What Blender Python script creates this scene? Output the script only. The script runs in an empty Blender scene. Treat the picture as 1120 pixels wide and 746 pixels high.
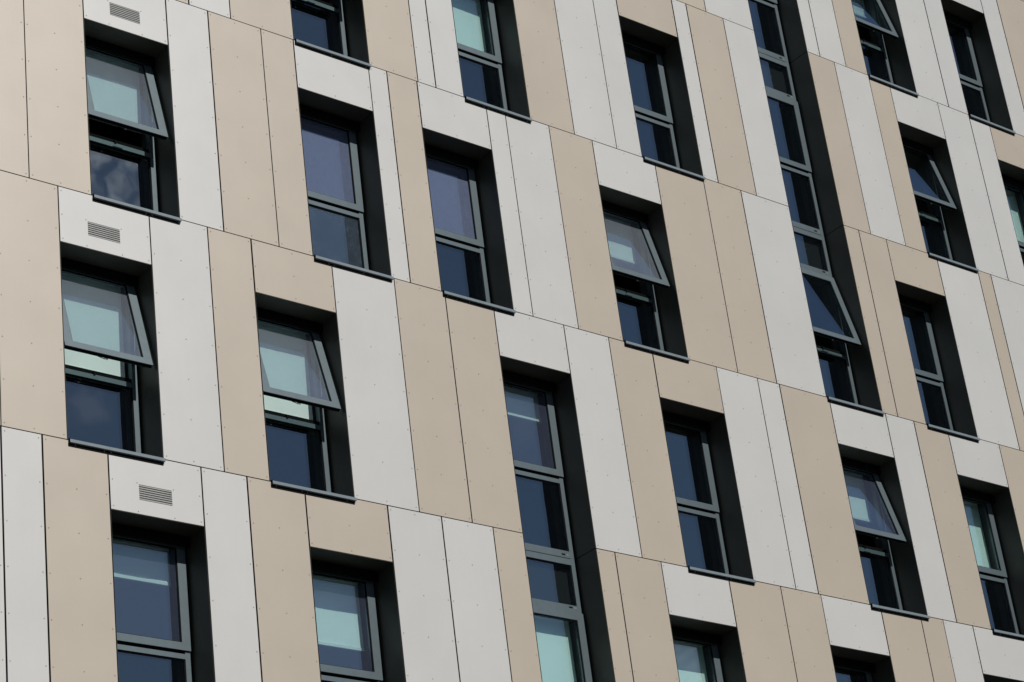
import bpy, math, random
from mathutils import Matrix, Vector, noise

random.seed(7)
D2R = math.radians
scene = bpy.context.scene
COL = scene.collection

# ------------------------------------------------------------------ frame of reference
# facade plane is y = 0, outside is -Y, inside is +Y; FZ is the height of one floor line above the ground
EYE = 1.6
FZ = EYE + 13.486
ST = 2.9                      # storey height
HEAD = 2.24                   # height of the opening above its floor line

# ------------------------------------------------------------------ materials
def new_mat(name):
    m = bpy.data.materials.new(name); m.use_nodes = True
    return m, m.node_tree, m.node_tree.nodes['Principled BSDF']

def N(nt, t, **kw):
    n = nt.nodes.new(t)
    for k, v in kw.items():
        if hasattr(n, k): setattr(n, k, v)
    return n

def simple(name, col, rough=.5, metal=0., noise_amt=.06, scale=3., bump=0., spec=.5, bump_scale=60.):
    m, nt, b = new_mat(name)
    geo = N(nt, 'ShaderNodeNewGeometry')
    nz = N(nt, 'ShaderNodeTexNoise'); nz.inputs['Scale'].default_value = scale; nz.inputs['Detail'].default_value = 5
    nt.links.new(geo.outputs['Position'], nz.inputs['Vector'])
    mr = N(nt, 'ShaderNodeMapRange')
    mr.inputs['To Min'].default_value = 1 - noise_amt; mr.inputs['To Max'].default_value = 1 + noise_amt
    mr.inputs['From Min'].default_value = .3; mr.inputs['From Max'].default_value = .7
    nt.links.new(nz.outputs['Fac'], mr.inputs['Value'])
    mx = N(nt, 'ShaderNodeVectorMath', operation='SCALE'); mx.inputs[0].default_value = col
    nt.links.new(mr.outputs['Result'], mx.inputs['Scale'])
    nt.links.new(mx.outputs['Vector'], b.inputs['Base Color'])
    b.inputs['Roughness'].default_value = rough
    b.inputs['Metallic'].default_value = metal
    b.inputs['Specular IOR Level'].default_value = spec
    if bump:
        n2 = N(nt, 'ShaderNodeTexNoise'); n2.inputs['Scale'].default_value = bump_scale; n2.inputs['Detail'].default_value = 3
        nt.links.new(geo.outputs['Position'], n2.inputs['Vector'])
        bp = N(nt, 'ShaderNodeBump'); bp.inputs['Strength'].default_value = bump; bp.inputs['Distance'].default_value = .01
        nt.links.new(n2.outputs['Fac'], bp.inputs['Height']); nt.links.new(bp.outputs['Normal'], b.inputs['Normal'])
    return m

def panel_mat(name, col, rough):
    """satin fibre-cement board: faint board-to-board tone, cloudy mottling, rain streaks, very shallow waviness"""
    m, nt, b = new_mat(name)
    L = nt.links
    geo = N(nt, 'ShaderNodeNewGeometry'); oi = N(nt, 'ShaderNodeObjectInfo')
    n1 = N(nt, 'ShaderNodeTexNoise'); n1.inputs['Scale'].default_value = 1.1; n1.inputs['Detail'].default_value = 6; n1.inputs['Roughness'].default_value = .6
    L.new(geo.outputs['Position'], n1.inputs['Vector'])
    mp = N(nt, 'ShaderNodeMapping'); mp.inputs['Scale'].default_value = (9, 9, .55)
    L.new(geo.outputs['Position'], mp.inputs['Vector'])
    n2 = N(nt, 'ShaderNodeTexNoise'); n2.inputs['Scale'].default_value = 1.6; n2.inputs['Detail'].default_value = 5
    L.new(mp.outputs['Vector'], n2.inputs['Vector'])
    n3 = N(nt, 'ShaderNodeTexNoise'); n3.inputs['Scale'].default_value = 140; n3.inputs['Detail'].default_value = 2
    L.new(geo.outputs['Position'], n3.inputs['Vector'])
    def rng(src, a, bb, f0=.3, f1=.7):
        r = N(nt, 'ShaderNodeMapRange'); r.inputs['From Min'].default_value = f0; r.inputs['From Max'].default_value = f1
        r.inputs['To Min'].default_value = a; r.inputs['To Max'].default_value = bb
        L.new(src, r.inputs['Value']); return r.outputs['Result']
    def mul(x, y):
        q = N(nt, 'ShaderNodeMath', operation='MULTIPLY'); L.new(x, q.inputs[0]); L.new(y, q.inputs[1]); return q.outputs[0]
    f = mul(rng(n1.outputs['Fac'], .985, 1.012), rng(n2.outputs['Fac'], .993, 1.006))
    f = mul(f, rng(n3.outputs['Fac'], .97, 1.03))
    f = mul(f, rng(oi.outputs['Random'], .975, 1.02, 0, 1))
    sc = N(nt, 'ShaderNodeVectorMath', operation='SCALE'); sc.inputs[0].default_value = col
    L.new(f, sc.inputs['Scale']); L.new(sc.outputs['Vector'], b.inputs['Base Color'])
    L.new(rng(n1.outputs['Fac'], rough - .03, rough + .03), b.inputs['Roughness'])
    b.inputs['IOR'].default_value = 1.75; b.inputs['Specular IOR Level'].default_value = .75
    n4 = N(nt, 'ShaderNodeTexNoise'); n4.inputs['Scale'].default_value = 1.3; n4.inputs['Detail'].default_value = 1
    L.new(geo.outputs['Position'], n4.inputs['Vector'])
    bp = N(nt, 'ShaderNodeBump'); bp.inputs['Strength'].default_value = .15; bp.inputs['Distance'].default_value = .02
    L.new(n4.outputs['Fac'], bp.inputs['Height']); L.new(bp.outputs['Normal'], b.inputs['Normal'])
    return m

def glass_mat(name, tint, refl=1.25, dirt=0.0, dirt_scale=20., speckle=False, dirt_col=(.33, .40, .62)):
    """thin coated pane: clear transmission mixed with a mirror reflection by the angle of view, plus a film of dust"""
    m = bpy.data.materials.new(name); m.use_nodes = True
    nt = m.node_tree; L = nt.links; nt.nodes.clear()
    out = N(nt, 'ShaderNodeOutputMaterial')
    tr = N(nt, 'ShaderNodeBsdfTransparent'); tr.inputs['Color'].default_value = (*tint, 1)
    gl = N(nt, 'ShaderNodeBsdfGlossy'); gl.inputs['Roughness'].default_value = .015; gl.inputs['Color'].default_value = (.85, .93, 1, 1)
    geo = N(nt, 'ShaderNodeNewGeometry')
    nb = N(nt, 'ShaderNodeTexNoise'); nb.inputs['Scale'].default_value = 1.9; nb.inputs['Detail'].default_value = 1
    L.new(geo.outputs['Position'], nb.inputs['Vector'])
    bp = N(nt, 'ShaderNodeBump'); bp.inputs['Strength'].default_value = .25; bp.inputs['Distance'].default_value = .006
    L.new(nb.outputs['Fac'], bp.inputs['Height']); L.new(bp.outputs['Normal'], gl.inputs['Normal'])
    fr = N(nt, 'ShaderNodeFresnel')
    io = N(nt, 'ShaderNodeMapRange'); io.inputs['To Min'].default_value = 1.5; io.inputs['To Max'].default_value = 1 / 1.5   # air on both sides of the sheet
    L.new(geo.outputs['Backfacing'], io.inputs['Value']); L.new(io.outputs['Result'], fr.inputs['IOR'])
    ma = N(nt, 'ShaderNodeMath', operation='MULTIPLY_ADD'); ma.use_clamp = True
    ma.inputs[1].default_value = 2.5 * refl; ma.inputs[2].default_value = .075 * refl
    L.new(fr.outputs['Fac'], ma.inputs[0])
    mix = N(nt, 'ShaderNodeMixShader')
    L.new(ma.outputs[0], mix.inputs['Fac']); L.new(tr.outputs[0], mix.inputs[1]); L.new(gl.outputs[0], mix.inputs[2])
    last = mix
    if dirt > 0:
        df = N(nt, 'ShaderNodeBsdfDiffuse'); df.inputs['Color'].default_value = (*dirt_col, 1)
        nz = N(nt, 'ShaderNodeTexNoise'); nz.inputs['Scale'].default_value = dirt_scale; nz.inputs['Detail'].default_value = 8; nz.inputs['Roughness'].default_value = .7
        L.new(geo.outputs['Position'], nz.inputs['Vector'])
        mr = N(nt, 'ShaderNodeMapRange'); mr.inputs['From Min'].default_value = .35; mr.inputs['From Max'].default_value = .7
        mr.inputs['To Min'].default_value = dirt * .9; mr.inputs['To Max'].default_value = dirt * 1.12
        L.new(nz.outputs['Fac'], mr.inputs['Value'])
        fac = mr.outputs['Result']
        if speckle:
            vo = N(nt, 'ShaderNodeTexVoronoi'); vo.inputs['Scale'].default_value = 75
            L.new(geo.outputs['Position'], vo.inputs['Vector'])
            lt = N(nt, 'ShaderNodeMapRange'); lt.inputs['From Min'].default_value = .16; lt.inputs['From Max'].default_value = .30
            lt.inputs['To Min'].default_value = .34; lt.inputs['To Max'].default_value = 0
            L.new(vo.outputs['Distance'], lt.inputs['Value'])
            n2 = N(nt, 'ShaderNodeTexNoise'); n2.inputs['Scale'].default_value = 2.6
            L.new(geo.outputs['Position'], n2.inputs['Vector'])
            r2 = N(nt, 'ShaderNodeMapRange'); r2.inputs['From Min'].default_value = .46; r2.inputs['From Max'].default_value = .62
            L.new(n2.outputs['Fac'], r2.inputs['Value'])
            mm = N(nt, 'ShaderNodeMath', operation='MULTIPLY_ADD')
            L.new(lt.outputs['Result'], mm.inputs[0]); L.new(r2.outputs['Result'], mm.inputs[1]); L.new(fac, mm.inputs[2])
            fac = mm.outputs[0]
        m2 = N(nt, 'ShaderNodeMixShader')
        L.new(fac, m2.inputs['Fac']); L.new(mix.outputs[0], m2.inputs[1]); L.new(df.outputs[0], m2.inputs[2])
        last = m2
    L.new(last.outputs[0], out.inputs['Surface'])
    return m

M = dict(
    white=panel_mat('off_white_board', (.520, .512, .484), .44),
    beige=panel_mat('beige_board', (.437, .373, .288), .44),
    rivet_w=simple('rivet_grey', (.31, .30, .285), .5),
    rivet_b=simple('rivet_brown', (.30, .24, .175), .5),
    cavity=simple('black_membrane', (.008, .008, .008), .9),
    reveal=simple('black_green_aluminium', (.043, .043, .033), .5, noise_amt=.12, scale=2.5, bump=.05, bump_scale=3, spec=.4),
    frame=simple('grey_blue_powder_coat', (.128, .165, .180), .42, metal=.4, noise_amt=.05, scale=14),
    nose=simple('grey_blue_sill_coat', (.18, .22, .238), .42, noise_amt=.06, scale=14),
    black=simple('black_trim_and_shade', (.005, .005, .006), .8, spec=.1),
    plaster=simple('interior_plaster', (.10, .088, .08), .85, scale=1.5),
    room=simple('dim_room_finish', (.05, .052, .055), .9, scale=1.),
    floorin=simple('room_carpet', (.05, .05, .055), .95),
    blind=simple('blind_fabric', (.84, .885, .855), .8, noise_amt=.04, scale=2.),
    bar=simple('blind_bar', (.74, .78, .76), .5, noise_amt=.02),
    sticker=simple('pale_sticker_and_glint', (.80, .82, .80), .5),
    slat=simple('vent_slat', (.40, .40, .385), .5),
    ventback=simple('vent_dark', (.03, .03, .03), .8),
    concrete=simple('concrete_render', (.30, .29, .275), .85, noise_amt=.15, scale=.6, bump=.2),
    glass=glass_mat('coated_glass', (.80, .955, .93)),
    glass_dusty=glass_mat('dusty_coated_glass', (.80, .955, .93), dirt=.07),
    glass_filmy=glass_mat('filmy_coated_glass', (.80, .955, .93), dirt=.15, dirt_scale=7., dirt_col=(.50, .56, .66)),
    glass_hazy=glass_mat('hazy_coated_glass', (.78,.86,.88), dirt=.27, dirt_scale=22.),
    glass_wet=glass_mat('speckled_coated_glass', (.80, .955, .93), dirt=.07, speckle=True, dirt_col=(.40, .54, .70)),
    glass_dark=glass_mat('plain_coated_glass', (.76, .86, .87)),
)

cm = bpy.data.materials.new('clear_glass_face'); cm.use_nodes = True; cm.node_tree.nodes.clear()
_o = cm.node_tree.nodes.new('ShaderNodeOutputMaterial'); _t = cm.node_tree.nodes.new('ShaderNodeBsdfTransparent')
_t.inputs['Color'].default_value = (.98, .99, .985, 1); cm.node_tree.links.new(_t.outputs[0], _o.inputs['Surface'])
M['clear'] = glass_mat('inner_glass_face', (.97, .985, .98), refl=.55)

# ------------------------------------------------------------------ mesh helper
class MB:
    def __init__(self): self.v = []; self.f = []; self.mi = []
    def box(self, x0, x1, y0, y1, z0, z1, mi=0, T=None):
        b = len(self.v)
        for x in (x0, x1):
            for y in (y0, y1):
                for z in (z0, z1):
                    p = Vector((x, y, z)); self.v.append(T @ p if T else p)
        for q in ((0, 1, 3, 2), (4, 6, 7, 5), (0, 4, 5, 1), (2, 3, 7, 6), (0, 2, 6, 4), (1, 5, 7, 3)):
            self.f.append([b + i for i in q]); self.mi.append(mi)
        return self
    def glaze(self):
        self.mi = [0 if i == 2 else 1 for i in range(6)]       # face 2 is the outer (-Y) face
    def disc(self, x, y0, y1, z, r, mi=0, n=8):
        b = len(self.v)
        for y in (y0, y1):
            for k in range(n):
                a = 2 * math.pi * k / n
                self.v.append(Vector((x + r * math.cos(a), y, z + r * math.sin(a))))
        self.f.append([b + k for k in range(n)]); self.mi.append(mi)
        for k in range(n):
            self.f.append([b + k, b + n + k, b + n + (k + 1) % n, b + (k + 1) % n]); self.mi.append(mi)
        return self
    def tube(self, p0, p1, r, mi=0, n=8, T=None):
        p0 = Vector(p0); p1 = Vector(p1); d = (p1 - p0).normalized()
        a = d.orthogonal().normalized(); c = d.cross(a); b = len(self.v)
        for p in (p0, p1):
            for k in range(n):
                t = 2 * math.pi * k / n
                q = p + a * r * math.cos(t) + c * r * math.sin(t); self.v.append(T @ q if T else q)
        for k in range(n):
            self.f.append([b + k, b + (k + 1) % n, b + n + (k + 1) % n, b + n + k]); self.mi.append(mi)
        self.f.append([b + k for k in range(n)][::-1]); self.mi.append(mi)
        self.f.append([b + n + k for k in range(n)]); self.mi.append(mi)
        return self
    def build(self, name, mats, parent=None, bevel=0.):
        me = bpy.data.meshes.new(name)
        me.from_pydata([tuple(v) for v in self.v], [], self.f)
        for m in (mats if isinstance(mats, (list, tuple)) else [mats]): me.materials.append(m)
        for p, i in zip(me.polygons, self.mi): p.material_index = i
        import bmesh
        bm = bmesh.new(); bm.from_mesh(me); bmesh.ops.recalc_face_normals(bm, faces=bm.faces); bm.to_mesh(me); bm.free()
        o = bpy.data.objects.new(name, me); COL.objects.link(o)
        if parent is not None: o.parent = parent
        if bevel:
            md = o.modifiers.new('bevel', 'BEVEL'); md.width = bevel; md.segments = 2; md.limit_method = 'ANGLE'
        return o

def tag(o, label, cat, group=None):
    o['label'] = label; o['category'] = cat
    if group: o['group'] = group
    return o

# ------------------------------------------------------------------ ground
g = MB(); g.box(-3000, 3000, -3000, 3000, -.3, 0)
go = g.build('ground', simple('dark_paving', (.06, .06, .058), .9, noise_amt=.25, scale=.4))
go['kind'] = 'structure'

# unseen wooded rise, added behind the camera to block the bright horizon
hl = MB(); nx, ny = 90, 10
for j in range(ny + 1):
    for i in range(nx + 1):
        x = -420 + 840 * i / nx; v = j / ny
        hgt = (36 + 7 * noise.noise(Vector((x * .02, 3, 0))) + 3 * noise.noise(Vector((x * .11, 9, 0)))) * math.sin(v * math.pi) ** .6 if 0 < v < 1 else -.2
        hl.v.append(Vector((x, -95 - 110 * v - x * x * .0002 + 2 * noise.noise(Vector((x * .2, v * 9, 1))), hgt + (1.5 * noise.noise(Vector((x * .35, v * 14, 5))) if 0 < v < 1 else 0))))
for j in range(ny):
    for i in range(nx):
        q = j * (nx + 1) + i; hl.f.append([q, q + 1, q + nx + 2, q + nx + 1]); hl.mi.append(0)
ho = hl.build('horizon_blocker', simple('dark_blocker', (.045, .055, .03), .95, noise_amt=.5, scale=.25, bump=1., bump_scale=.5)); ho['kind'] = 'structure'

# ------------------------------------------------------------------ the building
bld = bpy.data.objects.new('apartment_building', None); COL.objects.link(bld)
tag(bld, 'residential block clad in staggered off-white and beige panels with deep black window recesses', 'building')

# rows: floor level (in storeys from the reference floor line), list of (x0, x1, kind)
# kind: w / b = full panel, Xw / Xb = window with off-white or beige head panel, V = window, off-white head with vent, LA / LB = tall recess
ROWS = {
 2: [(17.1, 18.05, 'b'), (18.05, 19.0, 'w'), (19.0, 19.7, 'b'), (19.7, 20.6, 'w'), (20.6, 21.49, 'b'), (21.49, 22.42, 'w'), (22.42, 23.485, 'LB'), (23.485, 23.752, 'w'),
     (23.752, 24.293, 'w'), (24.293, 24.752, 'b'), (24.752, 25.816, 'Xw'), (25.816, 26.53, 'w'), (26.53, 26.978, 'w'),
     (26.978, 28.03, 'Xw'), (28.03, 28.46, 'w'), (28.46, 29.35, 'b'), (29.35, 30.1, 'w'), (30.1, 30.9, 'b')],
 1: [(10.9, 11.9, 'b'), (11.9, 12.883, 'b'), (12.883, 13.44, 'w'), (13.44, 14.312, 'b'), (14.312, 15.39, 'Xb'), (15.39, 16.115, 'b'), (16.115, 16.388, 'w'),
     (16.388, 16.818, 'w'), (16.818, 17.865, 'Xw'), (17.865, 18.595, 'b'), (18.595, 19.307, 'w'), (19.307, 19.748, 'w'),
     (19.748, 20.826, 'Xb'), (20.826, 21.102, 'w'), (21.102, 21.81, 'b'), (21.81, 22.42, 'w'), (22.42, 23.485, 'LB'),
     (23.485, 24.04, 'b'), (24.04, 24.758, 'w'), (24.758, 25.208, 'b'), (25.208, 26.27, 'Xw'), (26.27, 26.976, 'w'),
     (26.976, 27.442, 'w'), (27.442, 28.51, 'Xb'), (28.51, 29.23, 'w'), (29.23, 29.9, 'b'), (29.9, 30.9, 'w')],
 0: [(9.1, 9.9, 'w'), (9.9, 10.78, 'b'), (10.78, 11.507, 'b'), (11.507, 12.571, 'V'), (12.571, 13.129, 'w'), (13.129, 13.846, 'b'), (13.846, 14.298, 'b'),
     (14.298, 15.372, 'Xw'), (15.372, 15.643, 'w'), (15.643, 16.094, 'b'), (16.094, 17.157, 'Xw'), (17.157, 17.457, 'w'),
     (17.457, 18.166, 'w'), (18.166, 18.884, 'b'), (18.884, 19.956, 'Xw'), (19.956, 20.82, 'b'), (20.82, 21.512, 'b'),
     (21.512, 22.42, 'w'), (22.42, 23.485, 'LB'), (23.485, 23.788, 'b'), (23.788, 24.35, 'b'), (24.35, 25.40, 'Xb'),
     (25.40, 26.29, 'w'), (26.29, 26.577, 'b'), (26.577, 27.45, 'w'), (27.45, 28.3, 'b'), (28.3, 29.1, 'w'), (29.1, 29.9, 'b'), (29.9, 30.9, 'w')],
 -1: [(9.1, 9.7, 'w'), (9.7, 10.388, 'b'), (10.388, 11.108, 'b'), (11.108, 12.192, 'V'), (12.192, 12.917, 'w'), (12.917, 13.475, 'b'), (13.475, 14.543, 'Xb'),
     (14.543, 15.407, 'w'), (15.407, 16.134, 'b'), (16.134, 16.852, 'b'), (16.852, 17.928, 'LA'), (17.928, 18.639, 'w'),
     (18.639, 19.35, 'b'), (19.35, 20.438, 'Xb'), (20.438, 21.16, 'w'), (21.16, 21.553, 'w'), (21.553, 22.467, 'b'),
     (22.467, 23.539, 'Xw'), (23.539, 24.097, 'w'), (24.097, 24.779, 'b'), (24.779, 25.84, 'Xw'), (25.84, 26.9, 'b'), (26.9, 27.8, 'w'), (27.8, 28.7, 'b')],
 -2: [(9.1, 9.7, 'b'), (9.7, 10.384, 'w'), (10.384, 10.828, 'w'), (10.828, 11.556, 'b'), (11.556, 12.633, 'V'), (12.633, 13.187, 'w'), (13.187, 13.905, 'b'),
     (13.905, 14.976, 'Xb'), (14.976, 15.704, 'w'), (15.704, 16.421, 'w'), (16.421, 16.852, 'b'), (16.852, 17.928, 'LA'),
     (17.928, 18.213, 'b'), (18.213, 18.93, 'b'), (18.93, 20.013, 'Xw'), (20.013, 20.89, 'b'), (20.89, 21.587, 'b'),
     (21.587, 22.658, 'Xw'), (22.658, 23.397, 'b'), (23.397, 23.827, 'b'), (23.827, 24.404, 'w'), (24.404, 25.47, 'Xw'), (25.47, 26.3, 'w'), (26.3, 27.2, 'b')],
}
IN_VIEW = {2: (20.6, 29.3), 1: (11.9, 29.0), 0: (9.9, 28.3), -1: (9.7, 26.9), -2: (9.7, 25.4)}
PT = .010; G = .0075
def gj(x): return .0060 + .0045 * random.Random(round(x * 1000)).random()
def panel_geo(mb, x0, x1, z0, z1, mi, ri, rivets=True, y=0.):
    mb.box(x0 + gj(x0), x1 - gj(x1), y, y + PT, z0 + .0058, z1 - .0058, mi)
    if not rivets: return
    w = x1 - x0
    if z1 - z0 > 2:
        zs = [z1 - .045 - .4683 * k for k in range(7)]
        xs = [x0 + .038, x1 - .038] + ([(x0 + x1) / 2] if w > .62 else [])
        pts = [(x, z) for x in xs for z in zs]
    else:
        xs = [x0 + .036, x1 - .036, (x0 + x1) / 2]
        pts = [(x, z) for x in xs for z in (z0 + .045, z1 - .045)] + [(x0 + .036, (z0 + z1) / 2), (x1 - .036, (z0 + z1) / 2)]
        pts.append(((x0 + x1) / 2, (z0 + z1) / 2))
    for x, z in pts: mb.disc(x + random.uniform(-.003, .003), y - .0022, y, z + random.uniform(-.003, .003), .0072, ri)

bulk = MB(); bulk_used = False
openings = []                   # (row, x0, x1, kind)
def add_panel(x0, x1, z0, z1, c, row, vent=False):
    a, b = IN_VIEW[row]
    if x1 <= a or x0 >= b:
        panel_geo(bulk, x0, x1, z0, z1, 0 if c == 'w' else 1, 2 if c == 'w' else 3); return
    mb = MB(); y = random.uniform(0, .0012)
    if vent:                    # the board is cut out round the grille
        vx0, vx1 = x0 + .335, x0 + .713; vz0, vz1 = z1 - .50, z1 - .332
        mb.box(x0 + G, vx0, y, y + PT, z0 + G * .8, z1 - G * .8); mb.box(vx1, x1 - G, y, y + PT, z0 + G * .8, z1 - G * .8)
        mb.box(vx0, vx1, y, y + PT, z0 + G * .8, vz0); mb.box(vx0, vx1, y, y + PT, vz1, z1 - G * .8)
        for x in (x0 + .036, x1 - .036):
            for z in (z1 - .045, (z0 + z1) / 2, z0 + .045): mb.disc(x, y - .0022, y, z, .0072, 1)
        for x in (vx0 - .02, vx1 + .02):
            for z in (vz1 + .012, z0 + .03): mb.disc(x, y - .0022, y, z, .0072, 1)
    else:
        panel_geo(mb, x0, x1, z0, z1, 0, 1, y=y)
    col, rv = ('white', 'rivet_w') if c == 'w' else ('beige', 'rivet_b')
    full = z1 - z0 > 2
    o = mb.build('cladding_panel' if full else 'head_panel', [M[col], M[rv]], bld)
    o['label'] = ('off-white' if c == 'w' else 'beige') + (' full-height cladding panel' if full else ' cladding panel above a window') + (' with a louvred vent' if vent else '')
    if vent:
        v = MB(); v.box(vx0, vx1, y + .030, y + .034, vz0, vz1, 1)
        n = 7; p = (vz1 - vz0) / n
        for k in range(n):
            zc = vz0 + (k + .5) * p
            T = Matrix.Translation((0, y + .006, zc)) @ Matrix.Rotation(D2R(-38), 4, 'X')
            v.box(vx0, vx1, -.011, .011, -.0016, .0016, 0, T)
            v.box(vx0, vx1, y - .001, y + .004, zc - .0060, zc + .0030, 0)
        v.build('vent_grille', [M['slat'], M['ventback']], o)

for row, items in ROWS.items():
    z0 = FZ + row * ST
    for (x0, x1, k) in items:
        if k in 'wb': add_panel(x0, x1, z0, z0 + ST, k, row)
        else:
            openings.append((row, x0, x1, k))
            if k in ('Xw', 'Xb', 'V'):
                add_panel(x0, x1, z0 + HEAD, z0 + ST, 'b' if k == 'Xb' else 'w', row, vent=(k == 'V'))
            elif k == 'LA' and row == -1 or k == 'LB' and row == 2:
                add_panel(x0, x1, z0 + HEAD, z0 + ST, 'w', row)

# cladding beyond the photographed part of the facade, same panels, as one part
def fill(row, xa, xb):
    z0 = FZ + row * ST; x = xa; rr = random.Random(row * 31 + int(xa * 10))
    while x < xb - .01:
        w = rr.choice([.45, .56, .72, .72, .9]); nx = min(x + w, xb)
        if xb - nx < .3: nx = xb
        panel_geo(bulk, x, nx, z0, z0 + ST, rr.choice([0, 1]), 2, rivets=False); x = nx
XA, XB = 2.0, 44.0
for row in range(-5, 7):
    if row in ROWS:
        fill(row, XA, ROWS[row][0][0]); fill(row, ROWS[row][-1][1], XB)
    else: fill(row, XA, XB)
bo = bulk.build('surrounding_cladding', [M['white'], M['beige'], M['rivet_w'], M['rivet_b']], bld)
bo['kind'] = 'stuff'; bo['label'] = 'more off-white and beige cladding panels around the photographed part'

# merge the tall recesses into single openings for the wall build-up
holes = {}
for row, x0, x1, k in openings: holes.setdefault(row, []).append((x0, x1, k))
ZB, ZT = FZ - 5 * ST, FZ + 7 * ST
wall = MB()
for lay, (ya, yb, ins) in enumerate(((.030, .335, .006), (.422, .56, -.062))):
    for row in range(-5, 7):
        z0 = FZ + row * ST; x = XA; hs = sorted(holes.get(row, []))
        for (a, b, k) in hs:
            wall.box(x, a - ins, ya, yb, z0, z0 + ST, lay); x = b + ins
            bottom = z0 - (.2 if False else 0)
            through_up = (k == 'LB' and row < 2) or (k == 'LA' and row < -1)
            if not through_up: wall.box(a - ins, b + ins, ya, yb, z0 + HEAD + (ins if lay == 0 else -.05), z0 + ST, lay)
            elif lay == 1: wall.box(a - ins, b + ins, ya + .003, yb, z0 + 2.17, z0 + ST + .045, 0)
            if lay == 1 and not ((k == 'LB' and row > 0) or (k == 'LA' and row > -2)):
                wall.box(a - ins, b + ins, ya + .003, yb, z0, z0 + .05, lay)
        wall.box(x, XB, ya, yb, z0, z0 + ST, lay)
wall.box(XA, XB, .030, .56, -.05 , ZB, 0)
wo = wall.build('wall', [M['cavity'], M['plaster']], bld)
# body: plinth, roof, flanks and back
bd = MB()
bd.box(XA, XB, -.02, .03, -.05, ZB - .012, 0)
bd.box(XA - .3, XA, -.01, 14, -.05, ZT + .5, 0); bd.box(XB, XB + .3, -.01, 14, -.05, ZT + .5, 0)
bd.box(XA, XB, 13.7, 14, -.05, ZT, 0)
bd.box(XA, XB, -.01, 13.7, ZT + .006, ZT + .5, 0)
bd.build('building_shell', [M['concrete']], bld)
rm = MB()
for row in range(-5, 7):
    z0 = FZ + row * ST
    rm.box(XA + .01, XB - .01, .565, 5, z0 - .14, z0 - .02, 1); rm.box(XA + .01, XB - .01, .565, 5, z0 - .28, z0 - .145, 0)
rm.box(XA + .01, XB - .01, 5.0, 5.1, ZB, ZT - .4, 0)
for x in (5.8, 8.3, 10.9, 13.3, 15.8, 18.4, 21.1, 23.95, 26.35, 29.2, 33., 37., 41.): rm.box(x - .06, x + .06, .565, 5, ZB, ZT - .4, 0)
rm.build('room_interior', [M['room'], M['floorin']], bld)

# ------------------------------------------------------------------ windows
HY = .335; HZ = 2.215           # hinge line of the top-hung sash
def ring(mb, x0, x1, y0, y1, z0, z1, l, r, b, t, mi=0, T=None):
    """four mitre-free frame members, butted"""
    if b: mb.box(x0, x1, y0, y1, z0, z0 + b, mi, T)
    if t: mb.box(x0, x1, y0, y1, z1 - t, z1, mi, T)
    mb.box(x0, x0 + l, y0, y1, z0 + b, z1 - t, mi, T); mb.box(x1 - r, x1, y0, y1, z0 + b, z1 - t, mi, T)

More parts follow.
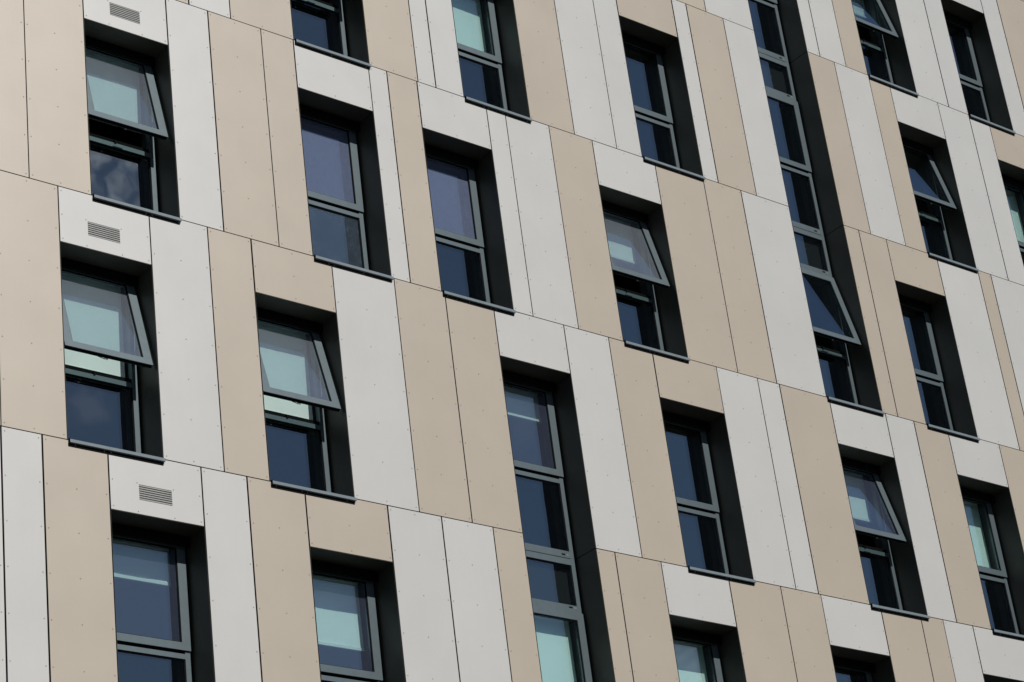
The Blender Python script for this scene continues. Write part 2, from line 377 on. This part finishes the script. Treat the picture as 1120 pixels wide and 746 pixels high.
def window(row, x0, x1, k, ang, up='glass', lo='glass_dark'):
    Z = FZ + row * ST
    first = not ((k == 'LB' and row > 0) or (k == 'LA' and row > -2))       # this storey has the sill
    last = not ((k == 'LB' and row < 2) or (k == 'LA' and row < -1))        # this storey has the head
    a, b = x0 + .030, x1 - .030
    fr = MB()
    zb = Z + .012 if first else Z - .002
    zt = Z + HEAD - .004 if last else Z + ST - .004
    # stiles
    fr.box(a, a + .062, .350, .42, zb, zt); fr.box(b - .062, b, .350, .42, zb, zt)
    A, B = a + .062, b - .062
    # bottom rail (half of the band around the floor line in a tall recess)
    fr.box(A, B, .350, .42, zb, Z + .082)
    # transom with its rebate
    fr.box(A, B, .350, .42, Z + .945, Z + .998); fr.box(A, B, .372, .42, Z + .998, Z + 1.055, 1)
    if last: fr.box(A, B, .350, .42, Z + 2.175, zt)
    else:
        fr.box(A, B, .350, .42, Z + 2.19, Z + 2.308); fr.box(A, B, .350, .42, Z + 2.812, zt)
        fr.box(A, B, .3485, .351, Z + 2.8995 - .011, Z + 2.8995 - .006, 1)
        fr.box(b - .185, b - .135, .346, .351, Z + 2.272, Z + 2.288, 1)      # drainage slot covers
        fr.box(b - .120, b - .075, .3475, .351, Z + 2.270, Z + 2.286, 2)
    if not first:
        fr.box(b - .185, b - .135, .346, .351, Z + .026, Z + .042, 1)
        fr.box(b - .120, b - .085, .3475, .351, Z + .025, Z + .040, 2)
    # black gaskets round the fixed glass
    def gasket(z0, z1): ring(fr, A, B, .3625, .372, z0, z1, .009, .013, .008, .013, 1)
    gasket(Z + .082, Z + .945)
    if not last: gasket(Z + 2.308, Z + 2.812)
    # black seal between frame and reveal
    fr.box(x0 + .006, a, .362, .42, zb, zt, 1); fr.box(b, x1 - .006, .362, .42, zb, zt, 1)
    win = fr.build('window', [M['frame'], M['black'], M['nose']], bld)
    if ang: win['label'] = 'window with its top-hung upper sash pushed open'
    # fixed pane(s)
    p = MB(); p.box(A, B, .374, .400, Z + .075, Z + .95); p.glaze(); p.build('pane', [M[lo], M['clear']], win)
    if not last:
        p = MB(); p.box(A, B, .374, .400, Z + 2.30, Z + 2.82); p.glaze(); p.build('spandrel_pane', [M['glass_dark'], M['clear']], win)
    # restrictor and catch on the transom
    if ang: r = MB(); r.box((a + b) / 2 - .009, (a + b) / 2 + .012, .340, .372, Z + .990, Z + 1.035, 0)
    if ang: r.build('catch', M['black'], win)
    # sash
    T = Matrix.Translation((0, HY, Z + HZ)) @ Matrix.Rotation(D2R(-ang), 4, 'X')
    sa, sb = a + .004, b - .004; H = HZ - 1.030
    s = MB()
    ring(s, sa, sb, -.004, .050, -H, 0, .098, .098, .080, .090, 0, T)
    ring(s, sa + .098, sb - .098, .004, .016, -H + .080, -.090, .008, .012, .008, .013, 1, T)
    s.box(sa + .012, sb - .012, .050, .062, -H + .012, -H + .030, 1, T)      # weather seal seen when open
    s.box(sa + .012, sb - .012, .008, .040, -H - .004, -H, 1, T)
    so = s.build('sash', [M['frame'], M['black']], win)
    q = MB(); q.box(sa + .096, sb - .096, .018, .042, -H + .078, -.086, 0, T); q.glaze(); q.build('sash_pane', [M[up], M['clear']], win)
    h = MB()
    xc = (a + b) / 2
    h.box(xc - .016, xc + .016, .062, .076, -H + .020, -H + .075, 0, T); h.box(xc - .012, xc + .105, .076, .092, -H + .052, -H + .070, 0, T)
    h.box(xc - .008, xc + .008, .050, .061, -H - .008, -H + .008, 1, T)  # pale tab, a painted glint at the foot of the handle
    h.build('handle', [M['frame'], M['sticker']], win)
    if ang:
        for sx in (a + .05, b - .05):                                       # friction stays
            st = MB()
            lo_ = T @ Vector((sx, .05, -H * .62)); hi_ = Vector((sx, .36, Z + HZ - .30)); md = Vector((sx, .37, Z + HZ - H * .88))
            st.tube(lo_, md, .006); st.tube(lo_, hi_, .005); st.build('stay', M['black'], win)
        k_ = MB(); k_.tube(T @ Vector((xc - .10, .055, -H + .006)), T @ Vector((xc - .02, .055, -H - .012)), .004, 0, 6)
        k_.build('restrictor', M['black'], win)
        w_ = MB(); w_.box(sa + .112, sa + .172, .043, .046, -H + .090, -H + .135, 0, T); w_.build('sticker', M['sticker'], win)
    # reveal lining: folded dark sheet, split at the floor lines of a tall recess
    rv = MB(); t = .003; z1r = Z + HEAD if last else Z + ST - .003
    z0r = Z if first else Z + .008
    rv.box(x0 + .001, x0 + .001 + t, .001, .421, z0r, z1r); rv.box(x1 - .001 - t, x1 - .001, .001, .421, z0r, z1r)
    if last: rv.box(x0 + .001 + t, x1 - .001 - t, .001, .350, Z + HEAD - t, Z + HEAD)
    rv.build('reveal', M['reveal'], win)
    if last:                                                                # black strip added to paint soffit shade over the frame head
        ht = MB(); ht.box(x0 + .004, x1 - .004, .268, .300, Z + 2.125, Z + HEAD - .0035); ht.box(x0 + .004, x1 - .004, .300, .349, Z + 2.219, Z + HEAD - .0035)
        ht.build('head_shade_strip', M['black'], win, bevel=.003)
    if first:
        sl = MB()
        sl.box(x0 + .012, x1 + .010, -.028, .340, Z - .034, Z - .001, 0)         # metal sill with a small nose
        sl.box(x0 + .008, x0 + .012, -.029, .02, Z - .037, Z + .010, 1)       # end cap
        sl.box(x0 + .003, x1 - .002, -.0005, .06, Z - .074, Z - .0355, 1)
        sl.build('sill', [M['nose'], M['black']], win)
    return win

# opening angles (degrees) and glass by row and x
OPEN = {(2, 24.752): 13., (1, 14.312): 13., (1, 25.208): 12.6, (0, 11.507): 13., (0, 18.884): 13., (0, 22.42): 11.7,
        (-1, 11.108): 14.6, (-1, 13.475): 14.4, (-1, 22.467): 13.2}
UPG = {(-1, 22.467): 'glass_dusty', (0, 14.298): 'glass_hazy', (0, 16.094): 'glass_hazy', (-2, 13.905): 'glass_dusty', (-2, 11.556): 'glass_dusty', (0, 11.507): 'glass_filmy',
       (-1, 11.108): 'glass_filmy', (-1, 13.475): 'glass_filmy', (0, 18.884): 'glass_filmy', (-1, 16.852): 'glass_dusty'}
LOG = {(0, 14.298): 'glass_wet'}
wins = {}
for row, x0, x1, k in openings:
    wins[(row, x0)] = window(row, x0, x1, k, OPEN.get((row, x0), 0), UPG.get((row, x0), 'glass'), LOG.get((row, x0), 'glass_dark'))

# ------------------------------------------------------------------ roller blinds (each hangs inside its window)
def blind(row, x0, x1, zrel, label, right=.118):
    Z = FZ + row * ST; y = .445 if (row, x0) in ((0, 11.507), (-1, 11.108), (-1, 13.475)) else .50
    r = bpy.data.objects.new('roller_blind', None); COL.objects.link(r); r.location = ((x0 + x1) / 2, y, Z + zrel)
    tag(r, label, 'blind', 'roller blinds behind the windows')
    a, b = -(x1 - x0) / 2 + .105, (x1 - x0) / 2 - right
    top = HEAD - .07 - zrel
    # fabric with a slight hang wave
    f = MB(); nx, nz = 12, 10; base = 0
    for j in range(nz + 1):
        for i in range(nx + 1):
            u, v = i / nx, j / nz
            f.v.append(Vector((a + (b - a) * u, .004 * math.sin(u * 7 + row) * (1 - v) + .0006, v * top + .0)))
    for j in range(nz):
        for i in range(nx):
            q = j * (nx + 1) + i; f.f.append([q, q + 1, q + nx + 2, q + nx + 1]); f.mi.append(0)
    o = f.build('fabric', M['blind'], r)
    md = o.modifiers.new('thickness', 'SOLIDIFY'); md.thickness = .0012
    bar = MB(); bar.box(a - .002, b + .002, -.012, .010, -.032, .004); bar.build('bottom_bar', M['bar'], r, bevel=.003)
    tb = MB(); tb.tube((a, .012, top), (b, .012, top), .02, 0, 12); tb.build('roller', M['blind'], r)

BL = [
 (2, 24.752, 25.816, 1.665, 'short pale blind in the open window at the top edge, right of the tall recess'),
 (1, 16.818, 17.865, 1.10, 'teal-looking pale blind in the closed window cut by the top edge of the picture'),
 (1, 27.442, 28.51, 1.10, 'pale blind in the window under a beige head panel cut by the right edge'),
 (0, 11.507, 12.571, 1.33, 'pale blind behind the open sash of the top left vented window'),
 (0, 18.884, 19.956, 1.605, 'blind lowered a third in the open window right of the picture centre, between beige panels'),
 (-1, 11.108, 12.192, 1.085, 'fully lowered blind of the open vented window at mid left'),
 (-1, 13.475, 14.543, 1.085, 'lowered blind in the open window under a beige head panel, second from the left edge'),
 (-1, 16.852, 17.928, 1.825, 'barely lowered blind at the top of the tall recess, one bright strip showing'),
 (-1, 22.467, 23.539, 1.52, 'part-lowered blind showing as a small rectangle in the lower right open window'),
 (-1, 24.779, 25.84, 1.10, 'lowered blind in the closed window at the lower right edge'),
 (-2, 11.556, 12.633, 1.80, 'barely lowered blind in the closed vented window at lower left, one bright strip showing'),
 (-2, 13.905, 14.976, 1.43, 'half-lowered blind in the closed window under a beige head panel on the bottom edge'),
 (-2, 16.852, 17.928, 1.10, 'fully lowered blind in the tall recess on the bottom edge, below the spandrel glass'),
 (-2, 18.93, 20.013, 1.10, 'lowered blind in the window cut by the bottom edge just right of the tall recess'),
]
for b_ in BL: blind(*b_)

# ------------------------------------------------------------------ camera
cam_d = bpy.data.cameras.new('camera'); cam = bpy.data.objects.new('camera', cam_d); COL.objects.link(cam)
right = Vector((.77555172, -.62023756, -.11757932)); up = Vector((-.20578215, -.42446668, .88174925)); fwd = Vector((.59680251, .65964642, .45682969))
m = Matrix.Identity(4)
for i in range(3): m[i][0] = right[i]; m[i][1] = up[i]; m[i][2] = -fwd[i]
m.translation = Vector((0, -18.8667, EYE)); cam.matrix_world = m
cam_d.sensor_width = 36; cam_d.lens = 2683.08 / 1120 * 36; cam_d.clip_end = 6000; cam_d.clip_start = .1
scene.camera = cam

# ------------------------------------------------------------------ light
AZ = D2R(-5.0)                                  # sun a little to the right of the facade's normal
EL = math.atan(.85 * math.cos(AZ))
S = Vector((-math.sin(AZ) * math.cos(EL), -math.cos(AZ) * math.cos(EL), math.sin(EL)))      # towards the sun
sd = bpy.data.lights.new('sun', 'SUN'); sd.energy = 4.4; sd.angle = D2R(.53); sd.color = (1, .965, .915)
so_ = bpy.data.objects.new('sun', sd); COL.objects.link(so_); so_.rotation_euler = S.to_track_quat('Z', 'Y').to_euler()

wd = bpy.data.worlds.new('World'); scene.world = wd; wd.use_nodes = True
nt = wd.node_tree; L = nt.links; bg = nt.nodes['Background']
sky = N(nt, 'ShaderNodeTexSky'); sky.sky_type = 'NISHITA'; sky.sun_disc = False
sky.sun_elevation = EL; sky.sun_rotation = math.atan2(S.x, S.y); sky.air_density = 1.0; sky.dust_density = .3; sky.ozone_density = 2.0
tc = N(nt, 'ShaderNodeTexCoord')
# scattered fair-weather clouds over the whole sky, thicker in a few directions
def cloud_noise(scale, lo, hi):
    n = N(nt, 'ShaderNodeTexNoise'); n.inputs['Scale'].default_value = scale; n.inputs['Detail'].default_value = 8; n.inputs['Roughness'].default_value = .55
    L.new(tc.outputs['Generated'], n.inputs['Vector'])
    r = N(nt, 'ShaderNodeMapRange'); r.inputs['From Min'].default_value = lo; r.inputs['From Max'].default_value = hi; r.interpolation_type = 'SMOOTHSTEP'
    L.new(n.outputs['Fac'], r.inputs['Value']); return r.outputs['Result']
def blob(d, c0, c1, amt):
    d = Vector(d).normalized()
    dp = N(nt, 'ShaderNodeVectorMath', operation='DOT_PRODUCT'); dp.inputs[1].default_value = d
    L.new(tc.outputs['Generated'], dp.inputs[0])
    r = N(nt, 'ShaderNodeMapRange'); r.inputs['From Min'].default_value = c0; r.inputs['From Max'].default_value = c1
    r.inputs['To Max'].default_value = amt; r.interpolation_type = 'SMOOTHSTEP'
    L.new(dp.outputs['Value'], r.inputs['Value']); return r.outputs['Result']
def refl_dir(px, py):
    d = (right * ((px - 560) / 2683.) - up * ((py - 373) / 2683.) + fwd).normalized(); return (d.x, -d.y, d.z)
cl = None
for (px, py, rad, amt) in ((128, 190, 1.3, .75), (97, 445, .5, .14), (755, 722, .6, .5), (370, 640, .9, .07), (560, 450, .8, .05)):
    c = blob(refl_dir(px, py), math.cos(D2R(rad * 1.25)), math.cos(D2R(rad * .3)), amt)
    mm = N(nt, 'ShaderNodeMath', operation='MULTIPLY'); L.new(c, mm.inputs[0]); L.new(cloud_noise(70, .38, .62), mm.inputs[1])
    if cl is None: cl = mm.outputs[0]
    else:
        ad = N(nt, 'ShaderNodeMath', operation='MAXIMUM'); L.new(cl, ad.inputs[0]); L.new(mm.outputs[0], ad.inputs[1]); cl = ad.outputs[0]
mx = N(nt, 'ShaderNodeMix'); mx.data_type = 'RGBA'; mx.inputs[7].default_value = (15.0, 15.5, 16.5, 1)
L.new(cl, mx.inputs[0]); L.new(sky.outputs['Color'], mx.inputs[6]); L.new(mx.outputs[2], bg.inputs['Color'])
bg.inputs['Strength'].default_value = .055

vs = scene.view_settings; vs.view_transform = 'Standard'; vs.look = 'None'; vs.gamma = 1; vs.use_curve_mapping = False; vs.exposure = -.24
scene.cycles.max_bounces = 10; scene.cycles.transparent_max_bounces = 24; scene.cycles.glossy_bounces = 6
scene.cycles.sample_clamp_indirect = 6
scene.cycles.use_denoising = True
